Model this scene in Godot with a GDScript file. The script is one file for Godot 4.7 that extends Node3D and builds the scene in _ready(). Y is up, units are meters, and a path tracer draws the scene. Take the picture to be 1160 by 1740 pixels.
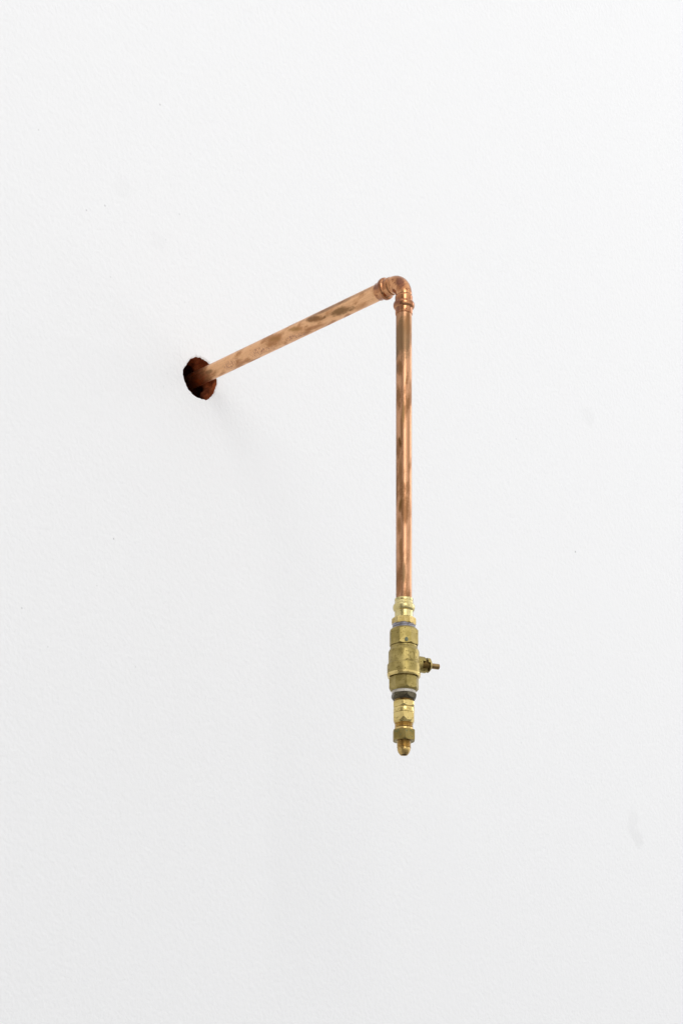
extends Node3D

# ---- measured geometry (metres) ----
const MM := 0.001
const PX := 0.5555556 * 0.001      # one photograph pixel at the distance of the hanging pipe
const YAW := 44.6                  # angle between the lens axis and the wall's normal, degrees
const ARM := 0.290                 # wall face to elbow corner
const R_PIPE := 0.0075
const HOLE := Vector3(0, 2.1189, 0)
var C := Basis(Vector3.UP, deg_to_rad(-YAW))   # lens axes in the world
var cam_pos := Vector3.ZERO

func _ready() -> void:
	# ---- camera: level, with a strongly raised lens ----
	var cam := Camera3D.new()
	cam.name = "camera"
	add_child(cam)
	cam_pos = HOLE - C * Vector3(-0.14483, 0.91889, -2.09539)
	cam.transform = Transform3D(C, cam_pos)
	cam.projection = Camera3D.PROJECTION_FRUSTUM
	cam.near = 0.05
	cam.far = 60.0
	cam.size = 0.05 * 1740.0 / 3400.0
	cam.frustum_offset = Vector2(0, 0.05 * 1260.0 / 3400.0)
	cam.current = true

	# ---- surroundings, exposure ----
	var env := Environment.new()
	env.background_mode = Environment.BG_COLOR
	env.background_color = Color(0.936, 0.938, 0.943)
	env.tonemap_mode = Environment.TONE_MAPPER_LINEAR
	env.tonemap_exposure = 1.46
	env.sdfgi_enabled = true
	env.ssao_enabled = true
	env.ssil_enabled = true
	var we := WorldEnvironment.new()
	we.name = "world_environment"
	we.environment = env
	add_child(we)

	# ---- the two soft lamps whose strips show in the metal ----
	var aim := HOLE + Vector3(0, -0.1, ARM)
	softbox(aim, 15.0, 25.0, 3.1, Vector2(1.2, 1.6), 1.15, "large white softbox lamp standing out from the wall, behind the viewpoint")
	softbox(aim, 118.0, 18.0, 4.4, Vector2(1.2, 2.0), 1.55, "smaller white softbox lamp standing to the right, close along the wall")

	make_materials()
	build_floor()
	build_added_panel()
	build_wall()
	build_pipework()

# ============================================================ bookkeeping
func tag(o: Node, label: String, category: String, kind := "") -> void:
	if label != "": o.set_meta("label", label)
	if category != "": o.set_meta("category", category)
	if kind != "": o.set_meta("kind", kind)

func part(called: String, mesh: Mesh, m: Material, parent: Node, where := Transform3D.IDENTITY) -> MeshInstance3D:
	var o := MeshInstance3D.new()
	o.name = called
	o.mesh = mesh
	o.material_override = m
	o.transform = where
	parent.add_child(o, true)
	return o

# ============================================================ mesh helpers
# every turned piece has its axis along y, z towards the lens, x to the right of it
class Grid:
	var st := SurfaceTool.new()
	func _init() -> void:
		st.begin(Mesh.PRIMITIVE_TRIANGLES)
	func v(p: Vector3, n: Vector3, uv: Vector2) -> void:
		st.set_normal(n)
		st.set_uv(uv)
		st.add_vertex(p)
	func quad(p: Array, n: Array, uv: Array) -> void:   # a b c d, anticlockwise seen from outside
		for k in [0, 3, 2, 0, 2, 1]:
			v(p[k], n[k], uv[k])
	func done() -> ArrayMesh:
		st.index()
		st.generate_tangents()
		return st.commit()

func seg_normals(prof: Array) -> Array:   # for each segment the (r, y) normals at its two ends, smoothed where the profile bends gently
	var flat := []
	for k in prof.size() - 1:
		var d: Vector2 = prof[k + 1] - prof[k]
		flat.append(Vector2(d.y, -d.x).normalized())
	var got := []
	for k in flat.size():
		var a: Vector2 = flat[k]
		var b: Vector2 = flat[k]
		if k > 0 and flat[k].dot(flat[k - 1]) > 0.8: a = (flat[k] + flat[k - 1]).normalized()
		if k < flat.size() - 1 and flat[k].dot(flat[k + 1]) > 0.8: b = (flat[k] + flat[k + 1]).normalized()
		got.append([a, b])
	return got

# profile points are Vector2(r, y), from the bottom up
func turned_mesh(prof: Array, turns := 64) -> ArrayMesh:
	var g := Grid.new()
	var ns := seg_normals(prof)
	var y0: float = prof[0].y
	var y1: float = prof[-1].y
	for p in prof:
		y0 = minf(y0, p.y)
		y1 = maxf(y1, p.y)
	for k in prof.size() - 1:
		var lo: Vector2 = prof[k]
		var hi: Vector2 = prof[k + 1]
		for i in turns:
			var ps := []
			var nn := []
			var uv := []
			for q in [[i, 0], [i + 1, 0], [i + 1, 1], [i, 1]]:
				var u: float = float(q[0]) / turns
				var a: float = (u - 0.5) * TAU
				var at: Vector2 = lo if q[1] == 0 else hi
				var n: Vector2 = ns[k][q[1]]
				ps.append(Vector3(at.x * sin(a), at.y, at.x * cos(a)))
				nn.append(Vector3(n.x * sin(a), n.y, n.x * cos(a)))
				uv.append(Vector2(u, 1.0 - (at.y - y0) / maxf(y1 - y0, 1e-6)))
			g.quad(ps, nn, uv)
	return g.done()

# n flats of the given apothem cut by the turned envelope prof, so that the chamfers leave true curved edges
func nut_mesh(prof: Array, n: int, corner_deg: float, apothem: float) -> ArrayMesh:
	var g := Grid.new()
	var per := 14
	var turns := n * per
	var fine := []
	for k in prof.size() - 1:
		var cut := 1
		if absf(prof[k + 1].x - prof[k].x) > 1e-5 and absf(prof[k + 1].y - prof[k].y) > 1e-5: cut = 7
		for c in cut:
			fine.append(prof[k].lerp(prof[k + 1], float(c) / cut))
	fine.append(prof[-1])
	var ns := seg_normals(prof)
	var seg_of := []
	for k in fine.size() - 1:
		var mid: Vector2 = (fine[k] + fine[k + 1]) * 0.5
		var best := 0
		var dist := 1e9
		for s in prof.size() - 1:
			var q := Geometry2D.get_closest_point_to_segment(mid, prof[s], prof[s + 1])
			if q.distance_to(mid) < dist:
				dist = q.distance_to(mid)
				best = s
		seg_of.append(best)
	var step := TAU / n
	var c0 := deg_to_rad(corner_deg)
	for k in fine.size() - 1:
		for i in turns:
			var ps := []
			var nn := []
			var uv := []
			var a_mid: float = c0 + (i + 0.5) / turns * TAU
			var face: float = c0 + (floorf((a_mid - c0) / step) + 0.5) * step
			var hex_mid := apothem / cos(a_mid - face)
			var flat: bool = hex_mid < (fine[k].x + fine[k + 1].x) * 0.5 and absf(fine[k].y - fine[k + 1].y) > 1e-6
			for q in [[i, 0], [i + 1, 0], [i + 1, 1], [i, 1]]:
				var a: float = c0 + float(q[0]) / turns * TAU
				var at: Vector2 = fine[k + q[1]]
				var r: float = minf(at.x, apothem / cos(a - face))
				ps.append(Vector3(r * sin(a), at.y, r * cos(a)))
				var m: Vector2 = ns[seg_of[k]][0]
				nn.append(Vector3(sin(face), 0, cos(face)) if flat else Vector3(m.x * sin(a), m.y, m.x * cos(a)))
				uv.append(Vector2(fposmod(a / TAU + 0.5, 1.0) if i > 0 and i < turns - 1 else a / TAU + 0.5, at.y * 25.0))
			var us := [uv[0].x, uv[1].x]
			if us[1] < us[0] - 0.5:
				uv[1].x += 1.0
				uv[2].x += 1.0
			g.quad(ps, nn, uv)
	return g.done()

func thread_mesh(y0: float, y1: float, r: float, depth: float, pitch: float) -> ArrayMesh:
	var g := Grid.new()
	var turns := 48
	var rows := int(ceilf((y1 - y0) / pitch * 8.0))
	var rad := func(y: float, u: float) -> float:
		return r - depth * (0.5 - 0.5 * cos((y / pitch - u) * TAU))
	var here := func(y: float, u: float) -> Vector3:
		var a: float = (u - 0.5) * TAU
		var d: float = rad.call(y, u)
		return Vector3(d * sin(a), y, d * cos(a))
	for j in rows:
		for i in turns:
			var ps := []
			var nn := []
			var uv := []
			for q in [[0, 0], [1, 0], [1, 1], [0, 1]]:
				var u: float = float(i + q[0]) / turns
				var y: float = lerpf(y0, y1, float(j + q[1]) / rows)
				ps.append(here.call(y, u))
				var du: Vector3 = here.call(y, u + 0.003) - here.call(y, u - 0.003)
				var dy: Vector3 = here.call(y + 2e-5, u) - here.call(y - 2e-5, u)
				nn.append(du.cross(dy).normalized())
				uv.append(Vector2(u, y * 25.0))
			g.quad(ps, nn, uv)
	return g.done()

func px_prof(rows: Array) -> Array:   # [photo row on the axis, radius in photo pixels] from the top down -> (r, y) bottom up
	var out := []
	for k in range(rows.size() - 1, -1, -1):
		out.append(Vector2(rows[k][1] * PX, -(rows[k][0] - 476.0) * PX))
	return out

# ============================================================ textures
func s2c(r: float, g: float, b: float) -> Color:
	return Color(r / 255.0, g / 255.0, b / 255.0)

func noise(sd: int, freq: float, oct := 3, kind := FastNoiseLite.TYPE_SIMPLEX_SMOOTH) -> FastNoiseLite:
	var n := FastNoiseLite.new()
	n.seed = sd
	n.frequency = freq
	n.fractal_octaves = oct
	n.noise_type = kind
	return n

func tex(im: Image) -> ImageTexture:
	im.generate_mipmaps()
	return ImageTexture.create_from_image(im)

# handled copper tube. marks: [angle deg from the side facing the lens, metres along, half angle deg, half length, lean, strength, colour]
func tube_textures(w: int, h: int, length: float, sd: int, marks: Array, base: Color, brown: Color, amount: float, stretch: float) -> Array:
	var im := Image.create(w, h, false, Image.FORMAT_RGB8)
	var ro := Image.create(w, h, false, Image.FORMAT_RGB8)
	var cloud := noise(sd, 38.0, 4)
	var wipe := noise(sd + 1, 60.0, 3)
	var fine := noise(sd + 2, 420.0, 3)
	var line := noise(sd + 3, 900.0, 2)
	var speck := noise(sd + 4, 700.0, 2)
	for y in h:
		var along := (y + 0.5) / h * length
		for x in w:
			var a := ((x + 0.5) / w - 0.5) * TAU
			var p := Vector3(sin(a) * R_PIPE, along, cos(a) * R_PIPE)
			var c1 := cloud.get_noise_3d(p.x * 1.5, p.y * stretch, p.z * 1.5)
			# wiping marks run slantwise round the tube
			var w1 := wipe.get_noise_3d(p.x * 1.4, p.y * stretch * 0.9 + a * 0.006, p.z * 1.4)
			var f1 := fine.get_noise_3d(p.x, p.y, p.z)
			var l1 := line.get_noise_3d(p.x, p.y * 0.03, p.z)
			var t := clampf(smoothstep(-0.15, 0.5, c1 * 0.7 + w1 * 0.75 + f1 * 0.15) * amount + l1 * 0.22 + f1 * 0.14 + 0.05, 0.0, 1.0)
			var col := base.lerp(brown, t)
			var rough := 0.32 + 0.12 * smoothstep(0.0, 0.45, c1 * 0.7 + w1 * 0.75)
			for m in marks:
				var da: float = (rad_to_deg(a) - m[0] - (along - m[1]) * m[4]) / m[2]
				var dl: float = (along - m[1]) / m[3]
				var d := sqrt(da * da + dl * dl) + f1 * 0.3 + w1 * 0.55 + l1 * 0.25
				var k: float = (1.0 - smoothstep(0.4, 1.15, d)) * minf(1.0, m[5] * 1.08)
				if m.size() > 7: k *= smoothstep(0.05, 0.3, speck.get_noise_3d(p.x, p.y, p.z))
				if k > 0.0:
					col = col.lerp(m[6], k)
					rough = lerpf(rough, 0.5, k * 0.8)
			im.set_pixel(x, y, col)
			ro.set_pixel(x, y, Color(rough, rough, rough))
	return [tex(im), tex(ro)]

# brass and copper fittings: cloudy tone, fine grain and dark pits
func fitting_texture(size: int, sd: int, a: Color, b: Color, pit: Color, pits: float, grain: float) -> ImageTexture:
	var im := Image.create(size, size, false, Image.FORMAT_RGB8)
	var cloud := noise(sd, 3.2 / size, 4)
	var fine := noise(sd + 1, 40.0 / size, 3)
	var dots := noise(sd + 2, 17.0 / size, 1, FastNoiseLite.TYPE_CELLULAR)
	dots.cellular_return_type = FastNoiseLite.RETURN_DISTANCE
	dots.cellular_jitter = 1.0
	var pick := noise(sd + 3, 7.0 / size, 2)
	for y in size:
		for x in size:
			var c := clampf(cloud.get_noise_2d(x, y) * 1.3 + 0.5, 0.0, 1.0)
			var col := a.lerp(b, c)
			var f := fine.get_noise_2d(x, y) * grain
			col = Color(clampf(col.r + f, 0, 1), clampf(col.g + f, 0, 1), clampf(col.b + f * 0.7, 0, 1))
			var d := dots.get_noise_2d(x, y) + 1.0
			var k := (1.0 - smoothstep(0.16, 0.34, d)) * smoothstep(0.15 - pits, 0.35 - pits, pick.get_noise_2d(x, y))
			im.set_pixel(x, y, col.lerp(pit, k * 0.85))
	return tex(im)

var M := {}

func metal(called: String, albedo: Texture2D, rough: float, spec := 1.0, rough_tex: Texture2D = null, triplanar := 0.0) -> StandardMaterial3D:
	var m := StandardMaterial3D.new()
	m.resource_name = called
	m.albedo_texture = albedo
	m.metallic = spec
	m.roughness = rough
	if rough_tex:
		m.roughness_texture = rough_tex
		m.roughness = 1.0
	if triplanar > 0.0:
		m.uv1_triplanar = true
		m.uv1_scale = Vector3.ONE * triplanar
	M[called] = m
	return m

func make_materials() -> void:
	var olive := s2c(138, 104, 70)
	var dark := s2c(122, 86, 54)
	var purple := s2c(150, 106, 90)
	# hanging tube: distances run from its top end
	var vm := [
		[-22, 0.030, 95, 0.024, 0, 0.85, s2c(128, 100, 72)], [30, 0.016, 60, 0.012, 0, 0.4, olive],
		[-35, 0.060, 26, 0.010, 0, 0.7, dark], [-70, 0.045, 20, 0.006, 0, 0.8, s2c(126, 100, 78)], [-60, 0.060, 22, 0.007, 0, 0.7, s2c(130, 102, 80)],
		[-5, 0.1085, 11, 0.012, 0, 0.75, s2c(146, 112, 72)], [-20, 0.124, 10, 0.016, 0, 0.5, dark],
		[-34, 0.1372, 14, 0.0065, 900, 0.9, s2c(104, 70, 38)], [-30, 0.168, 16, 0.016, 0, 0.6, dark],
		[-27, 0.202, 16, 0.008, -900, 0.85, s2c(118, 84, 48)], [-38, 0.222, 20, 0.011, 300, 0.65, s2c(140, 100, 64)],
		[-25, 0.248, 16, 0.013, 200, 0.65, s2c(138, 98, 62)],
		[0, 0.2705, 14, 0.0115, 0, 0.85, s2c(142, 110, 78)], [-40, 0.285, 20, 0.008, 0, 0.6, s2c(146, 102, 68)], [48, 0.23, 8, 0.03, 0, 0.35, dark], [35, 0.15, 9, 0.05, 0, 0.3, dark],
	]
	var v := tube_textures(160, 1024, 0.30, 11, vm, s2c(192, 144, 110), s2c(138, 98, 66), 0.95, 0.5)
	metal("copper_hanging", v[0], 0.3, 1.0, v[1])
	# horizontal tube: distances run from the wall end (0.15 m inside the wall) to the elbow
	var o := 0.15
	var hm := [
		[5, o + 0.212, 30, 0.020, 900, 0.85, olive], [-28, o + 0.176, 26, 0.013, 1800, 0.75, dark], [-20, o + 0.148, 22, 0.010, 1800, 0.6, s2c(150, 112, 66)],
		[-22, o + 0.118, 22, 0.011, 1600, 0.6, s2c(160, 118, 70)], [-58, o + 0.20, 20, 0.05, 0, 0.5, s2c(120, 92, 70)],
		[34, o + 0.145, 30, 0.020, 900, 0.8, purple, 1], [22, o + 0.095, 36, 0.022, 700, 0.75, purple, 1], [20, o + 0.055, 40, 0.018, 700, 0.55, purple, 1],
		[30, o + 0.172, 16, 0.014, 700, 0.5, s2c(150, 100, 66)], [40, o + 0.235, 30, 0.010, 0, 0.35, s2c(160, 110, 70)], [-8, o + 0.018, 14, 0.006, 900, 0.5, olive],
	]
	var h := tube_textures(160, 1408, 0.41, 37, hm, s2c(228, 178, 134), s2c(176, 126, 86), 0.85, 0.85)
	metal("copper_arm", h[0], 0.3, 1.0, h[1])
	var cf := fitting_texture(256, 5, s2c(208, 152, 108), s2c(166, 112, 76), s2c(104, 58, 40), 0.05, 0.05)
	metal("copper_fitting", cf, 0.17, 1.0, null, 22.0)
	# the bend was heated: a purple brown bloom on its side, straw coloured round it
	var bi := (cf.get_image() as Image)
	bi.clear_mipmaps()
	var edge := noise(8, 0.02, 3)
	for y in 256:
		for x in 256:
			var d := Vector2((x / 256.0 - 0.84) / 0.085, (y / 256.0 - 0.62) / 0.26).length() + edge.get_noise_2d(x, y) * 0.5
			var k := 1.0 - smoothstep(0.45, 1.15, d)
			bi.set_pixel(x, y, bi.get_pixel(x, y).lerp(s2c(114, 74, 60), k * 0.85))
	metal("copper_bend", tex(bi), 0.2)
	var bc := fitting_texture(512, 21, s2c(170, 152, 96), s2c(140, 124, 72), s2c(92, 76, 36), 0.04, 0.06)
	metal("brass_cast", bc, 0.42, 1.0, null, 26.0)
	M.brass_cast.heightmap_enabled = false
	var bs := fitting_texture(256, 31, s2c(216, 194, 130), s2c(196, 172, 108), s2c(116, 96, 50), 0.0, 0.04)
	metal("brass_bright", bs, 0.2, 1.0, null, 24.0)
	var bp := fitting_texture(256, 61, s2c(216, 202, 150), s2c(194, 175, 116), s2c(116, 108, 70), 0.02, 0.04)
	metal("brass_pale", bp, 0.24, 1.0, null, 24.0)
	metal("brass_dull", fitting_texture(256, 63, s2c(198, 178, 120), s2c(174, 150, 90), s2c(116, 100, 60), 0.02, 0.05), 0.48, 1.0, null, 24.0)
	metal("brass_brown", fitting_texture(128, 67, s2c(110, 90, 50), s2c(80, 62, 32), s2c(40, 30, 16), 0.05, 0.06), 0.5, 1.0, null, 24.0)  # dark brown brass for the neck between boss and cap
	var bm := fitting_texture(256, 41, s2c(204, 176, 114), s2c(176, 144, 88), s2c(100, 76, 36), 0.0, 0.05)
	metal("brass_thread", bm, 0.28, 1.0, null, 24.0)
	var bo := fitting_texture(256, 51, s2c(158, 138, 84), s2c(128, 112, 64), s2c(88, 104, 84), 0.1, 0.06)
	metal("brass_olive", bo, 0.45, 1.0, null, 24.0)
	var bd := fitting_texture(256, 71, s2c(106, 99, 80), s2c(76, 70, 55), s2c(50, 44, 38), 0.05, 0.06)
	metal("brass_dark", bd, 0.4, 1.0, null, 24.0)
	var zi := fitting_texture(128, 81, s2c(186, 184, 192), s2c(150, 148, 154), s2c(90, 86, 92), 0.05, 0.05)
	metal("tinned_thread", zi, 0.35, 0.8, null, 24.0)
	var tp := fitting_texture(128, 91, s2c(216, 210, 198), s2c(184, 176, 162), s2c(130, 124, 112), 0.05, 0.04)
	metal("sealing_tape", tp, 0.6, 0.0, null, 24.0)
	var vd := fitting_texture(128, 95, s2c(118, 124, 102), s2c(98, 104, 84), s2c(70, 80, 70), 0.0, 0.06)
	metal("verdigris", vd, 0.8, 0.0, null, 60.0)
	var pc := fitting_texture(128, 97, s2c(150, 126, 86), s2c(118, 94, 60), s2c(90, 62, 40), 0.0, 0.05)
	metal("stem_bronze", pc, 0.22, 1.0, null, 24.0)

# ============================================================ setting
func build_floor() -> void:
	var m := StandardMaterial3D.new()
	m.resource_name = "polished_concrete"
	m.albedo_color = Color(0.57, 0.57, 0.575)
	m.roughness = 0.6
	var b := BoxMesh.new()
	b.size = Vector3(9.0, 0.2, 7.0)
	var o := part("floor", b, m, self, Transform3D(Basis(), Vector3(0.3, -0.1, 3.5)))
	tag(o, "", "", "structure")

func build_added_panel() -> void:
	# panel added out of view, so the metal mirrors something darker left of the lamps
	var a := deg_to_rad(-27.0)
	var at := HOLE + Vector3(0, 0, ARM) + C * Vector3(sin(a), 0, cos(a)) * 3.6
	var m := StandardMaterial3D.new()
	m.resource_name = "added_panel_grey"
	m.albedo_color = Color(0.7, 0.69, 0.68)
	m.roughness = 0.8
	var b := BoxMesh.new()
	b.size = Vector3(2.3, 4.6, 0.12)
	var o := part("added_panel", b, m, self, Transform3D(C * Basis(Vector3.UP, a), Vector3(at.x, 2.3, at.z)))
	tag(o, "tall grey panel added out of view behind the viewpoint for the metal to mirror", "added_panel")

# outline of the broken hole, millimetres from the pipe's axis on the wall face
const RIM := [[-8.2, 17.8], [-2.5, 18.4], [2.5, 17.6], [6.3, 16.9], [9.8, 15.3], [14.8, 9.9], [19.2, 3.6], [19.9, -0.4], [18.3, -6.3], [15.2, -13.0], [11.6, -18.0], [7.6, -22.3], [3.8, -23.7], [-1.3, -24.0], [-8.2, -24.4], [-14.4, -22.4], [-19.4, -19.7], [-22.8, -15.5], [-24.6, -12.2], [-25.6, -10.8], [-26.5, -6.7], [-26.8, -2.0], [-23.7, 2.7], [-20.0, 8.6], [-15.6, 13.8], [-11.9, 16.2]]

func wall_uv(p: Vector3) -> Vector2:
	return Vector2((p.x - 0.30) / 1.6 + 0.5, 0.5 - p.y / 1.6)

func build_wall() -> void:
	# paint: orange-peel relief of a roller, pinholes with their shade dotted into the colour, and a few faint smudges
	var size := 2048
	var peel := noise(301, 0.11, 3)
	peel.fractal_gain = 0.7
	peel.domain_warp_enabled = true
	peel.domain_warp_amplitude = 5.0
	peel.domain_warp_frequency = 0.06
	var hm := peel.get_seamless_image(size, size)
	hm.convert(Image.FORMAT_L8)
	var im := Image.create(size, size, false, Image.FORMAT_RGB8)
	im.fill(s2c(233, 233, 233))
	var px := size / 1.6
	var edge := noise(77, 0.07, 3)
	# [x mm, y mm, radius mm, tone 0-255]
	var spots := [[-58, 261, 0.90, 198], [-152, 118, 0.99, 190], [-129, 131, 0.99, 194], [-17, 226, 0.81, 212], [-210, 175, 0.90, 212], [-32, 158, 0.81, 212], [-118, -200, 0.99, 192], [-199, -326, 0.90, 202], [-230, -295, 0.99, 192], [618, -32, 1.17, 172], [503, 78, 1.08, 208], [513, -292, 0.90, 208], [-50, 125, 0.81, 214], [-25, 69, 0.81, 218], [-122, 62, 0.99, 212], [-90, -323, 0.90, 212], [-139, -252, 0.81, 214], [-48, -12, 0.90, 222], [-53, -27, 0.81, 222],
		[738, -350, 11, 229], [733, -362, 10, 229], [740, -372, 10, 228], [750, -377, 11, 227], [643, 146, 12, 230], [-108, 158, 12, 231], [-60, 120, 10, 231]]
	for s in spots:
		var cx: float = (s[0] * MM - 0.30) * px + size / 2.0
		var cy: float = size / 2.0 - s[1] * MM * px
		var r: float = s[2] * MM * px
		for y in range(int(cy - r - 3), int(cy + r + 4)):
			for x in range(int(cx - r - 3), int(cx + r + 4)):
				if x < 0 or y < 0 or x >= size or y >= size: continue
				var d := Vector2(x + 0.5 - cx, y + 0.5 - cy).length() / r + edge.get_noise_2d(x, y) * 0.3
				var k := 1.0 - smoothstep(0.55, 1.1, d)
				var c := im.get_pixel(x, y)
				im.set_pixel(x, y, Color(minf(c.r, lerpf(c.r, s[3] / 255.0, k)), minf(c.g, lerpf(c.g, s[3] / 255.0, k)), minf(c.b, lerpf(c.b, s[3] / 255.0, k))))
	var paint := StandardMaterial3D.new()
	paint.resource_name = "white_wall_paint"
	paint.albedo_texture = tex(im)
	paint.roughness = 0.75
	paint.metallic_specular = 0.3
	paint.heightmap_enabled = true
	paint.heightmap_texture = tex(hm)
	paint.heightmap_scale = 0.03
	# front face: rings from the hole out to the wall's edges
	var st := SurfaceTool.new()
	st.begin(Mesh.PRIMITIVE_TRIANGLES)
	var n := 104
	var rim := rim_points(n)
	var rad := noise(9, 1.7, 3)
	var box := Rect2(-3.4, -HOLE.y, 7.6, HOLE.y + 1.9)
	var rings := []
	var inner := []
	var lip := []
	var second := []
	for i in n:
		var d: Vector2 = rim[i].normalized()
		var chip := 0.0008 + 0.0011 * maxf(0.0, rad.get_noise_2d(i * 0.35, 3.0) + 0.35) + 0.0022 * maxf(0.0, d.dot(Vector2(-0.1, 1)) - 0.75) * 4.0 * absf(rad.get_noise_2d(i * 0.6, 9.0))
		inner.append(Vector3(rim[i].x, rim[i].y, -0.0007 - 0.0004 * absf(rad.get_noise_2d(i * 0.5, 20.0))))
		lip.append(Vector3(rim[i].x, rim[i].y, 0) + Vector3(d.x, d.y, 0) * chip)
		second.append(Vector3(d.x, d.y, 0) * 0.06)
	rings = [inner, lip, second]
	for k in [0.15, 0.4, 1.0]:
		var ring := []
		for i in n:
			var d: Vector2 = rim[i].normalized()
			var t := 1e9
			if absf(d.x) > 1e-6: t = minf(t, ((box.end.x if d.x > 0 else box.position.x)) / d.x)
			if absf(d.y) > 1e-6: t = minf(t, ((box.end.y if d.y > 0 else box.position.y)) / d.y)
			ring.append(Vector3(d.x, d.y, 0) * (t * k + 0.06 * (1.0 - k)))
		rings.append(ring)
	for k in rings.size() - 1:
		for i in n:
			var j := (i + 1) % n
			var a: Vector3 = rings[k][i]
			var b: Vector3 = rings[k][j]
			var c: Vector3 = rings[k + 1][j]
			var d: Vector3 = rings[k + 1][i]
			for p in [a, d, c, a, c, b]:
				st.set_uv(wall_uv(p))
				if k > 0: st.set_normal(Vector3(0, 0, 1))
				else: st.set_normal((c - a).cross(d - b).normalized() * (1.0 if (c - a).cross(d - b).z > 0 else -1.0))
				st.add_vertex(p)
	# the corners that the rings leave out
	var corners := [box.position, Vector2(box.end.x, box.position.y), box.end, Vector2(box.position.x, box.end.y)]
	var last: Array = rings[-1]
	for i in n:
		var j := (i + 1) % n
		for q in corners:
			var a2 := Vector2(last[i].x, last[i].y)
			var b2 := Vector2(last[j].x, last[j].y)
			if a2.x * q.y - a2.y * q.x < 0 and q.x * b2.y - q.y * b2.x < 0 and a2.dot(q) > 0:
				for p in [last[i], Vector3(q.x, q.y, 0), last[j]]:
					st.set_uv(wall_uv(p))
					st.set_normal(Vector3(0, 0, 1))
					st.add_vertex(p)
	st.generate_tangents()
	var root := Node3D.new()
	root.name = "wall"
	root.position = HOLE
	add_child(root)
	tag(root, "white painted wall with a rough round hole where the copper pipe comes out", "wall")
	part("painted_face", st.commit(), paint, root)
	# masonry behind the paint: the hole's broken lining, closed at the back
	var brick := StandardMaterial3D.new()
	brick.resource_name = "raw_brick"
	brick.albedo_texture = fitting_texture(256, 111, s2c(196, 108, 58), s2c(140, 72, 36), s2c(80, 40, 22), -0.25, 0.10)
	brick.uv1_triplanar = true
	brick.uv1_scale = Vector3.ONE * 14.0
	brick.roughness = 0.9
	var g := SurfaceTool.new()
	g.begin(Mesh.PRIMITIVE_TRIANGLES)
	var rough := noise(15, 90.0, 4)
	# [depth behind the face, spread]: a broken lining a finger wide, then the hollow of the wall
	var steps := [[0.0012, 1.0], [0.0030, 1.012], [0.0050, 1.02], [0.0075, 1.03], [0.0100, 1.03], [0.0130, 1.035], [0.0160, 1.04], [0.0190, 1.04], [0.0220, 1.05], [0.0245, 1.07], [0.0265, 1.15], [0.0280, 1.6], [0.0300, 3.0], [0.0600, 3.2], [0.1100, 3.2], [0.1700, 3.0]]
	var rows := steps.size() - 1
	var at := func(i: int, k: int) -> Vector3:
		var p: Vector2 = rim[i % n]
		var z: float = -steps[k][0]
		var d: float = rough.get_noise_3d(p.x, p.y, z) * 0.0034 * minf(1.0, k / 2.0) + 0.0004
		var v: Vector2 = p * steps[k][1] + p.normalized() * d
		return Vector3(v.x, v.y, z + rough.get_noise_3d(p.x, z, p.y) * 0.004 * (1.0 if k > 7 and k < 12 else 0.0))
	for k in rows:
		for i in n:
			for p in [at.call(i, k), at.call(i, k + 1), at.call(i + 1, k + 1), at.call(i, k), at.call(i + 1, k + 1), at.call(i + 1, k)]:
				g.set_uv(Vector2(p.x, p.z) * 10.0)
				g.add_vertex(p)
	var back := Vector3(-0.004, -0.003, -0.17)
	for i in n:
		for p in [back, at.call(i, rows), at.call(i + 1, rows)]:
			g.set_uv(Vector2(p.x, p.y) * 10.0)
			g.add_vertex(p)
	g.generate_normals()
	var lining := part("hole_lining", g.commit(), brick, root)
	lining.set_meta("label", "rough rust brown masonry inside the hole")
	# the wall's own thickness round the hole
	var mass := StandardMaterial3D.new()
	mass.albedo_color = Color(0.8, 0.8, 0.79)
	mass.roughness = 0.9
	var core := BoxMesh.new()
	core.size = Vector3(7.6, HOLE.y + 1.9, 0.05)
	part("wall_core", core, mass, root, Transform3D(Basis(), Vector3(box.get_center().x, box.get_center().y, -0.23)))

func rim_points(n: int) -> Array:
	var pts := []
	for p in RIM: pts.append(Vector2(p[0], p[1]) * MM)
	var total := 0.0
	for k in pts.size(): total += pts[k].distance_to(pts[(k + 1) % pts.size()])
	var jag := noise(44, 260.0, 3)
	var out := []
	var k := 0
	var gone := 0.0
	for i in n:
		var want := total * i / n
		while gone + pts[k].distance_to(pts[(k + 1) % pts.size()]) < want:
			gone += pts[k].distance_to(pts[(k + 1) % pts.size()])
			k += 1
		var a: Vector2 = pts[k]
		var b: Vector2 = pts[(k + 1) % pts.size()]
		var p := a.lerp(b, (want - gone) / a.distance_to(b))
		out.append(p + p.normalized() * jag.get_noise_2d(p.x, p.y) * 0.0008)
	return out

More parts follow.
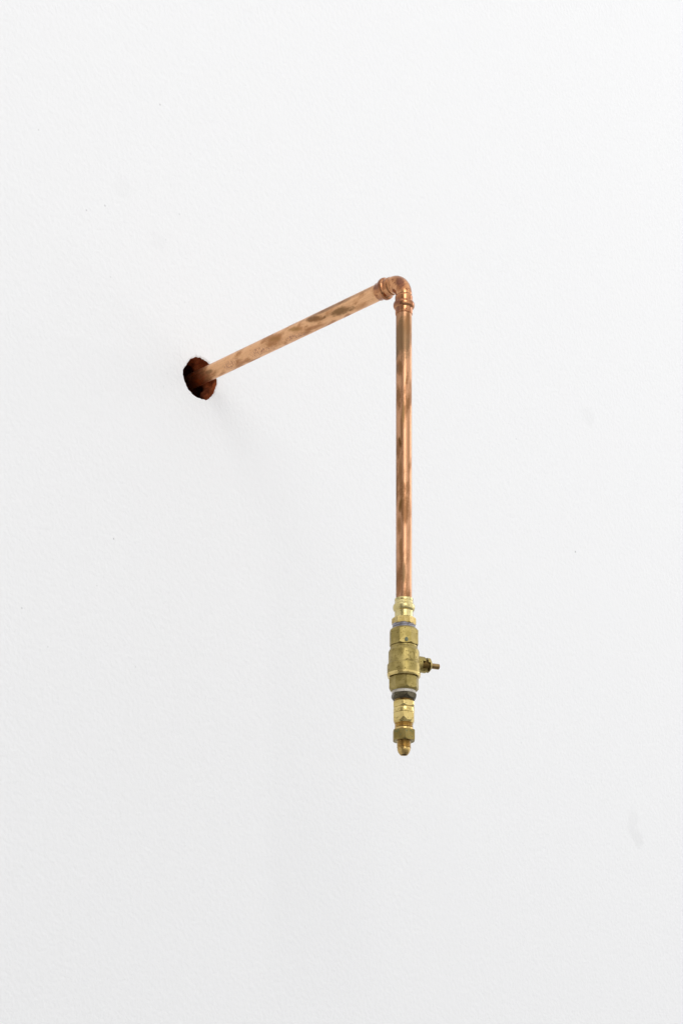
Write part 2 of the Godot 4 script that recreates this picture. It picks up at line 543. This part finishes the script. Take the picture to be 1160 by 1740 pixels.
# ============================================================ lamps
func softbox(aim: Vector3, azimuth: float, elevation: float, far: float, size: Vector2, energy: float, label: String) -> void:
	var a := deg_to_rad(azimuth)
	var e := deg_to_rad(elevation)
	var dir := C * Vector3(sin(a) * cos(e), sin(e), cos(a) * cos(e))
	var at := aim + dir * far
	var root := Node3D.new()
	root.name = "softbox_lamp"
	add_child(root, true)
	root.position = Vector3(at.x, 0, at.z)
	root.set_meta("label", label)
	root.set_meta("category", "lamp")
	root.set_meta("group", "softbox lamps")
	var head := Transform3D(Basis.looking_at(-dir, Vector3.UP), Vector3(0, at.y, 0))
	var glow := StandardMaterial3D.new()
	glow.albedo_color = Color(0.9, 0.9, 0.9)
	glow.emission_enabled = true
	glow.emission = Color(1, 0.99, 0.97)
	glow.emission_energy_multiplier = 0.6
	var d := BoxMesh.new()
	d.size = Vector3(size.x, size.y, 0.012)
	part("diffuser", d, glow, root, head)
	var black := StandardMaterial3D.new()
	black.albedo_color = Color(0.16, 0.16, 0.17)
	black.roughness = 0.7
	var st := SurfaceTool.new()
	st.begin(Mesh.PRIMITIVE_TRIANGLES)
	var hx := size.x / 2 + 0.01
	var hy := size.y / 2 + 0.01
	var f := [Vector3(-hx, -hy, -0.03), Vector3(hx, -hy, -0.03), Vector3(hx, hy, -0.03), Vector3(-hx, hy, -0.03)]
	var b := [Vector3(-0.09, -0.09, 0.42), Vector3(0.09, -0.09, 0.42), Vector3(0.09, 0.09, 0.42), Vector3(-0.09, 0.09, 0.42)]
	for k in 4:
		var j := (k + 1) % 4
		for p in [f[k], f[j], b[j], f[k], b[j], b[k]]: st.add_vertex(p)
	for p in [b[0], b[1], b[2], b[0], b[2], b[3]]: st.add_vertex(p)
	st.generate_normals()
	part("housing", st.commit(), black, root, head)
	var pole := CylinderMesh.new()
	pole.top_radius = 0.014
	pole.bottom_radius = 0.018
	pole.height = at.y - 0.1
	var behind := head.basis.z * 0.46
	behind.y = 0
	part("pole", pole, black, root, Transform3D(Basis(), behind + Vector3(0, (at.y - 0.1) / 2 + 0.02, 0)))
	for k in 3:
		var leg := CylinderMesh.new()
		leg.top_radius = 0.010
		leg.bottom_radius = 0.012
		leg.height = 0.62
		var turn := Basis(Vector3.UP, TAU * k / 3.0) * Basis(Vector3.RIGHT, deg_to_rad(-62))
		part("leg", leg, black, root, Transform3D(turn, behind + Vector3(0, 0.165, 0) + turn * Vector3(0, -0.30, 0)))
	var l := AreaLight3D.new()
	l.name = "softbox_light"
	l.area_size = size
	l.light_energy = energy
	l.light_color = Color(1, 0.995, 0.985)
	l.shadow_enabled = true
	l.area_range = 20.0
	l.area_attenuation = 2.0
	l.transform = head * Transform3D(Basis(), Vector3(0, 0, -0.012))
	root.add_child(l)

# ============================================================ the pipework
func build_pipework() -> void:
	var root := Node3D.new()
	root.name = "pipe_outlet"
	root.position = HOLE
	add_child(root)
	tag(root, "worn copper pipe reaching out of hole in white wall, elbowed down to a brass valve", "pipe")
	var corner := Vector3(0, 0, ARM)
	var down := Transform3D(C, corner)

	# horizontal tube, y along it, z towards the lens
	var to_cam := cam_pos - HOLE - Vector3(0, 0, ARM / 2)
	to_cam.z = 0
	to_cam = to_cam.normalized()
	var arm_basis := Basis(Vector3(0, 0, 1).cross(to_cam), Vector3(0, 0, 1), to_cam)
	var tube := turned_mesh(flip_v([Vector2(R_PIPE, -0.15), Vector2(R_PIPE, ARM - 0.030)]), 72)
	part("horizontal_tube", flip_uv(tube), M.copper_arm, root, Transform3D(arm_basis, Vector3.ZERO))

	# elbow: bend, and a press socket with its bead at each end
	var elbow := part("elbow", bend_mesh(), M.copper_bend, root, Transform3D(Basis(), corner))
	var sock := socket_mesh()
	part("socket", sock, M.copper_fitting, elbow, Transform3D(C, Vector3.ZERO))
	part("socket", sock, M.copper_fitting, elbow, Transform3D(arm_basis, Vector3.ZERO) * Transform3D(Basis.IDENTITY, Vector3.ZERO))

	part("hanging_tube", turned_mesh([Vector2(R_PIPE, -0.3045), Vector2(R_PIPE, -0.0300)], 72), M.copper_hanging, root, down)

	# brass press coupling
	var bead := []
	bead.append_array([[1017.6, 13.5], [1017.9, 15.3], [1018.6, 15.7], [1022.0, 15.7], [1022.4, 15.3], [1023.0, 15.6], [1026.5, 15.9]])
	for k in 13:
		var t := PI * (k + 0.5) / 13.0
		bead.append([1033.0 - 5.8 * cos(t), 15.9 + 2.9 * sin(t)])
	bead.append_array([[1039.5, 15.6], [1050.8, 15.6], [1051.2, 16.8]])
	var coupling := part("press_coupling", turned_mesh(px_prof(bead)), M.brass_pale, root, down)
	part("nut", nut_mesh(px_prof([[1051.0, 14.0], [1051.0, 19.2], [1052.0, 20.6], [1061.4, 20.6], [1062.4, 19.3], [1062.4, 15.0]]), 6, -33.0, 18.2 * PX), M.brass_dull, coupling)
	part("thread", thread_mesh(row_y(1073), row_y(1061.5), 19.9 * PX, 1.9 * PX, 3.6 * PX), M.tinned_thread, coupling)

	# ball valve
	var body_rows := [[1096.0, 20.0], [1098.0, 21.6], [1099.0, 21.8], [1099.4, 23.0], [1101.6, 23.3], [1102.4, 22.9], [1104.0, 23.6], [1106.4, 25.2], [1108.4, 26.0], [1110.0, 26.2], [1128.6, 26.2], [1129.2, 26.6], [1130.0, 28.0], [1131.0, 28.4], [1145.6, 28.4]]
	var valve := part("ball_valve", turned_mesh(px_prof(body_rows), 96), M.brass_cast, root, down)
	part("machined_rim", turned_mesh(px_prof([[1145.5, 28.3], [1145.9, 28.6], [1146.6, 28.6], [1150.8, 27.6], [1151.6, 27.0], [1151.6, 20.0]]), 96), M.brass_bright, valve)
	part("end_nut", nut_mesh(px_prof([[1069.6, 17.0], [1069.6, 21.6], [1073.6, 25.2], [1096.4, 25.2], [1098.2, 23.4], [1098.2, 20.0]]), 8, -17.5, 23.5 * PX), M.brass_cast, valve)
	part("end_nut", nut_mesh(px_prof([[1149.0, 21.5], [1152.6, 21.5], [1152.8, 24.6], [1153.6, 25.5], [1170.6, 25.5], [1174.9, 21.8], [1174.9, 16.0]]), 8, 9.5, 23.7 * PX), M.brass_cast, valve)
	lettering(valve)
	verdigris_spot(valve)
	stem(valve)

	# reducers below the valve
	var reducer := part("dark_nut", nut_mesh(px_prof([[1179.6, 14.0], [1179.6, 20.4], [1181.0, 22.0], [1184.6, 22.0], [1190.2, 18.2], [1190.2, 12.0]]), 6, 12.0, 19.6 * PX), M.brass_dark, root, down)
	reducer.set_meta("label", "tarnished dark grey hexagonal nut")
	part("sealing_tape", turned_mesh(px_prof([[1173.0, 15.0], [1173.4, 20.2], [1174.2, 20.6], [1178.8, 20.6], [1179.5, 20.1], [1179.7, 15.0]])), M.sealing_tape, reducer)
	part("thread", thread_mesh(row_y(1195), row_y(1188), 16.2 * PX, 1.0 * PX, 2.6 * PX), M.brass_thread, reducer)
	var union := part("union_nut", nut_mesh(px_prof([[1192.0, 12.0], [1192.0, 16.6], [1193.6, 18.4], [1195.0, 19.4], [1199.8, 19.6], [1203.0, 17.0], [1203.0, 15.0]]), 6, -3.0, 17.5 * PX), M.brass_bright, root, down)
	part("groove_ring", turned_mesh(px_prof([[1202.4, 16.0], [1203.6, 16.0], [1204.0, 17.6], [1204.6, 17.9], [1211.4, 17.9], [1212.0, 17.7], [1212.3, 16.2], [1213.0, 16.0]])), M.brass_bright, union)
	part("lower_nut", nut_mesh(px_prof([[1212.6, 15.0], [1212.6, 18.0], [1214.6, 19.5], [1221.5, 19.5], [1229.6, 16.2], [1229.6, 12.0]]), 6, -3.0, 17.5 * PX), M.brass_bright, union)
	part("thread", thread_mesh(row_y(1238), row_y(1228.5), 15.8 * PX, 2.2 * PX, 3.2 * PX), M.brass_thread, union)
	part("collar", turned_mesh(px_prof([[1237.4, 12.0], [1237.6, 15.4], [1238.2, 15.7], [1241.6, 15.7]])), M.brass_thread, union)
	var flare := part("flare_nut", nut_mesh(px_prof([[1241.4, 12.0], [1241.4, 19.4], [1242.0, 20.0], [1257.0, 20.0], [1259.6, 18.4], [1259.6, 9.0]]), 6, 3.0, 17.9 * PX), M.brass_olive, root, down)
	part("thread", thread_mesh(row_y(1271), row_y(1259), 12.0 * PX, 1.5 * PX, 2.4 * PX), M.brass_thread, flare)
	part("flare_nose", turned_mesh(px_prof([[1270.8, 9.0], [1271.0, 11.0], [1272.2, 11.4], [1274.6, 11.1], [1277.2, 10.2], [1279.8, 8.9], [1281.8, 7.4], [1283.0, 6.1], [1283.0, 5.7], [1282.4, 5.5], [1281.6, 5.5]])), M.brass_thread, flare)
	part("darkened_bore", turned_mesh(px_prof([[1281.7, 5.5], [1240.0, 5.5], [1240.0, 0.01]])), M.brass_dark, flare)  # dark brass stands in for the shade inside the opening

func row_y(row: float) -> float:
	return -(row - 476.0) * PX

func flip_v(p: Array) -> Array:
	return p

func flip_uv(m: ArrayMesh) -> ArrayMesh:   # texture rows run from the low end up
	var a := m.surface_get_arrays(0)
	var uv: PackedVector2Array = a[Mesh.ARRAY_TEX_UV]
	for k in uv.size(): uv[k].y = 1.0 - uv[k].y
	a[Mesh.ARRAY_TEX_UV] = uv
	var o := ArrayMesh.new()
	o.add_surface_from_arrays(Mesh.PRIMITIVE_TRIANGLES, a)
	return o

const BEND := 0.0150

func bend_mesh() -> ArrayMesh:
	var g := Grid.new()
	var rows := 28
	var turns := 48
	var centre := Vector3(0, -BEND, -BEND)
	var here := func(k: float, i: int) -> Vector3:
		var t: float = k / rows * PI / 2
		var e := Vector3(0, cos(t), sin(t))
		var b: float = float(i) / turns * TAU
		var r := 0.00765 + 0.0002 * sin(k / rows * PI)
		return centre + e * BEND + (e * cos(b) + Vector3.RIGHT * sin(b)) * r
	var nrm := func(k: float, i: int) -> Vector3:
		var t: float = k / rows * PI / 2
		var b: float = float(i) / turns * TAU
		return Vector3(0, cos(t), sin(t)) * cos(b) + Vector3.RIGHT * sin(b)
	for k in rows:
		for i in turns:
			var ps := []
			var nn := []
			var uv := []
			for q in [[0, 0], [0, 1], [1, 1], [1, 0]]:
				ps.append(here.call(float(k + q[0]), i + q[1]))
				nn.append(nrm.call(float(k + q[0]), i + q[1]))
				uv.append(Vector2(float(i + q[1]) / turns, float(k + q[0]) / rows))
			var out: bool = (ps[1] - ps[0]).cross(ps[3] - ps[0]).dot(nn[0]) > 0
			if out: g.quad(ps, nn, uv)
			else: g.quad([ps[0], ps[3], ps[2], ps[1]], [nn[0], nn[3], nn[2], nn[1]], [uv[0], uv[3], uv[2], uv[1]])
	return g.done()

func socket_mesh() -> ArrayMesh:
	# from the open lip (bottom) up to the bend
	var rows := [[503.0 - 0.3, 13.3], [503.6, 13.9], [504.6, 14.7], [506.0, 14.9], [513.6, 14.9]]
	for k in 13:
		var t := PI * (k + 0.5) / 13.0
		rows.append([519.4 - 5.4 * cos(t), 14.9 + 3.3 * sin(t)])
	rows.append_array([[525.2, 14.7], [534.2, 14.6], [534.9, 14.3], [535.0, 13.5], [531.0, 13.5]])
	return turned_mesh(px_prof(rows))

func stem(valve: Node) -> void:
	# the bare spindle that once carried a handle, pointing right and slightly away
	var dir := Vector3(cos(deg_to_rad(22)), 0, -sin(deg_to_rad(22)))
	var x := Vector3.UP
	var z := x.cross(dir)      # x, dir, z
	var b := Basis(x, dir, z)
	if b.determinant() < 0: b = Basis(-x, dir, z)
	var at := Transform3D(b, Vector3(0, row_y(1126.0), 0))
	var boss := part("stem_boss", turned_mesh([Vector2(13.6, 20) * PX, Vector2(13.6, 29.4) * PX, Vector2(13.0, 30.2) * PX, Vector2(8.0, 30.2) * PX], 48), M.brass_cast, valve, at)
	part("gland_neck", turned_mesh([Vector2(9.4, 30) * PX, Vector2(9.4, 46) * PX], 40), M.brass_brown, boss)
	# stop lugs: two on the upper side with a slot between them, one underneath
	for q in [[1, 29.8, 35.8, 76.0, 13.5], [1, 40.8, 46.2, 80.0, 12.4], [-1, 29.8, 40.5, 44.0, 13.2]]:
		var lug := lug_mesh(8.8 * PX, q[4] * PX, q[1] * PX, q[2] * PX, q[3])
		part("stop_lug", lug, M.brass_cast, boss, Transform3D(Basis(Vector3.UP, deg_to_rad(lug_turn(b, q[0]))), Vector3.ZERO))
	var dome := []
	for q in [[45.0, 8.0], [45.0, 12.2], [45.6, 12.3], [46.8, 11.3], [48.2, 9.8], [49.6, 7.7], [50.5, 5.6], [50.6, 3.0]]:
		dome.append(Vector2(q[1], q[0]) * PX)
	part("gland_cap", turned_mesh(dome, 40), M.brass_cast, boss)
	var pin := []
	for q in [[46.0, 4.6], [64.6, 4.8], [65.4, 4.2], [65.5, 0.01]]:
		pin.append(Vector2(q[1], q[0]) * PX)
	part("spindle", turned_mesh(pin, 32), M.stem_bronze, boss)

func lug_turn(b: Basis, s: int) -> float:
	# one lug on the upper side towards the lens, one underneath
	var want := Vector3(0, 1.0, 0.0) if s > 0 else Vector3(0, -1.0, 0.0)
	var l := b.inverse() * want
	return rad_to_deg(atan2(l.x, l.z))

func lug_mesh(r0: float, r1: float, y0: float, y1: float, half: float) -> ArrayMesh:
	var st := SurfaceTool.new()
	st.begin(Mesh.PRIMITIVE_TRIANGLES)
	st.set_smooth_group(-1)
	var n := 10
	var at := func(k: int, r: float, y: float) -> Vector3:
		var a := deg_to_rad(lerpf(-half, half, float(k) / n))
		return Vector3(r * sin(a), y, r * cos(a))
	var q := func(a: Vector3, b: Vector3, c: Vector3, d: Vector3) -> void:
		for p in [a, d, c, a, c, b]: st.add_vertex(p)
	for k in n:
		q.call(at.call(k, r1, y0), at.call(k + 1, r1, y0), at.call(k + 1, r1, y1), at.call(k, r1, y1))
		q.call(at.call(k, r1, y1), at.call(k + 1, r1, y1), at.call(k + 1, r0, y1), at.call(k, r0, y1))
		q.call(at.call(k, r0, y0), at.call(k + 1, r0, y0), at.call(k + 1, r1, y0), at.call(k, r1, y0))
	q.call(at.call(0, r0, y0), at.call(0, r1, y0), at.call(0, r1, y1), at.call(0, r0, y1))
	q.call(at.call(n, r1, y0), at.call(n, r0, y0), at.call(n, r0, y1), at.call(n, r1, y1))
	st.generate_normals()
	return st.commit()

# raised cast letters bent round the valve's barrel
func lettering(valve: Node) -> void:
	var font := SystemFont.new()
	font.font_names = PackedStringArray(["Droid Sans"])
	for s in [["E", 16.0, 0.55], ["O", 32.5, 0.42], ["R", 53.0, 0.22]]:
		var t := TextMesh.new()
		t.font = font
		t.font_size = 32
		t.text = s[0]
		t.pixel_size = 0.001
		t.depth = 0.002
		t.curve_step = 2.0
		var src := t.get_mesh_arrays()
		var vs: PackedVector3Array = src[Mesh.ARRAY_VERTEX]
		var lo := Vector3.INF
		var hi := -Vector3.INF
		for p in vs:
			lo = lo.min(p)
			hi = hi.max(p)
		var st := SurfaceTool.new()
		st.begin(Mesh.PRIMITIVE_TRIANGLES)
		st.set_smooth_group(-1)
		var idx: PackedInt32Array = src[Mesh.ARRAY_INDEX]
		for k in idx:
			var p := vs[k]
			var u := (p.x - (lo.x + hi.x) / 2) / (hi.x - lo.x)
			var w := (p.y - lo.y) / (hi.y - lo.y)
			var f := (p.z - lo.z) / (hi.z - lo.z)
			var a: float = deg_to_rad(s[1]) + u * 5.6 * MM / (26.2 * PX)
			var r: float = 26.0 * PX + f * s[2] * MM
			st.add_vertex(Vector3(r * sin(a), lerpf(row_y(1127.5), row_y(1112.0), w), r * cos(a)))
		st.generate_normals()
		part("raised_letter", st.commit(), M.brass_cast, valve)

func verdigris_spot(valve: Node) -> void:
	var a := deg_to_rad(9.0)
	var c := Vector3(sin(a), 0, cos(a))
	var sp := SphereMesh.new()
	sp.radius = 3.3 * PX
	sp.height = 6.6 * PX
	sp.radial_segments = 18
	sp.rings = 9
	var o := part("corrosion_spot", sp, M.verdigris, valve, Transform3D(Basis(Vector3.UP, a).scaled_local(Vector3(0.95, 1.15, 0.3)), c * 23.5 * PX + Vector3(0, row_y(1093.0), 0)))
	o.set_meta("label", "round grey green spot of corrosion")
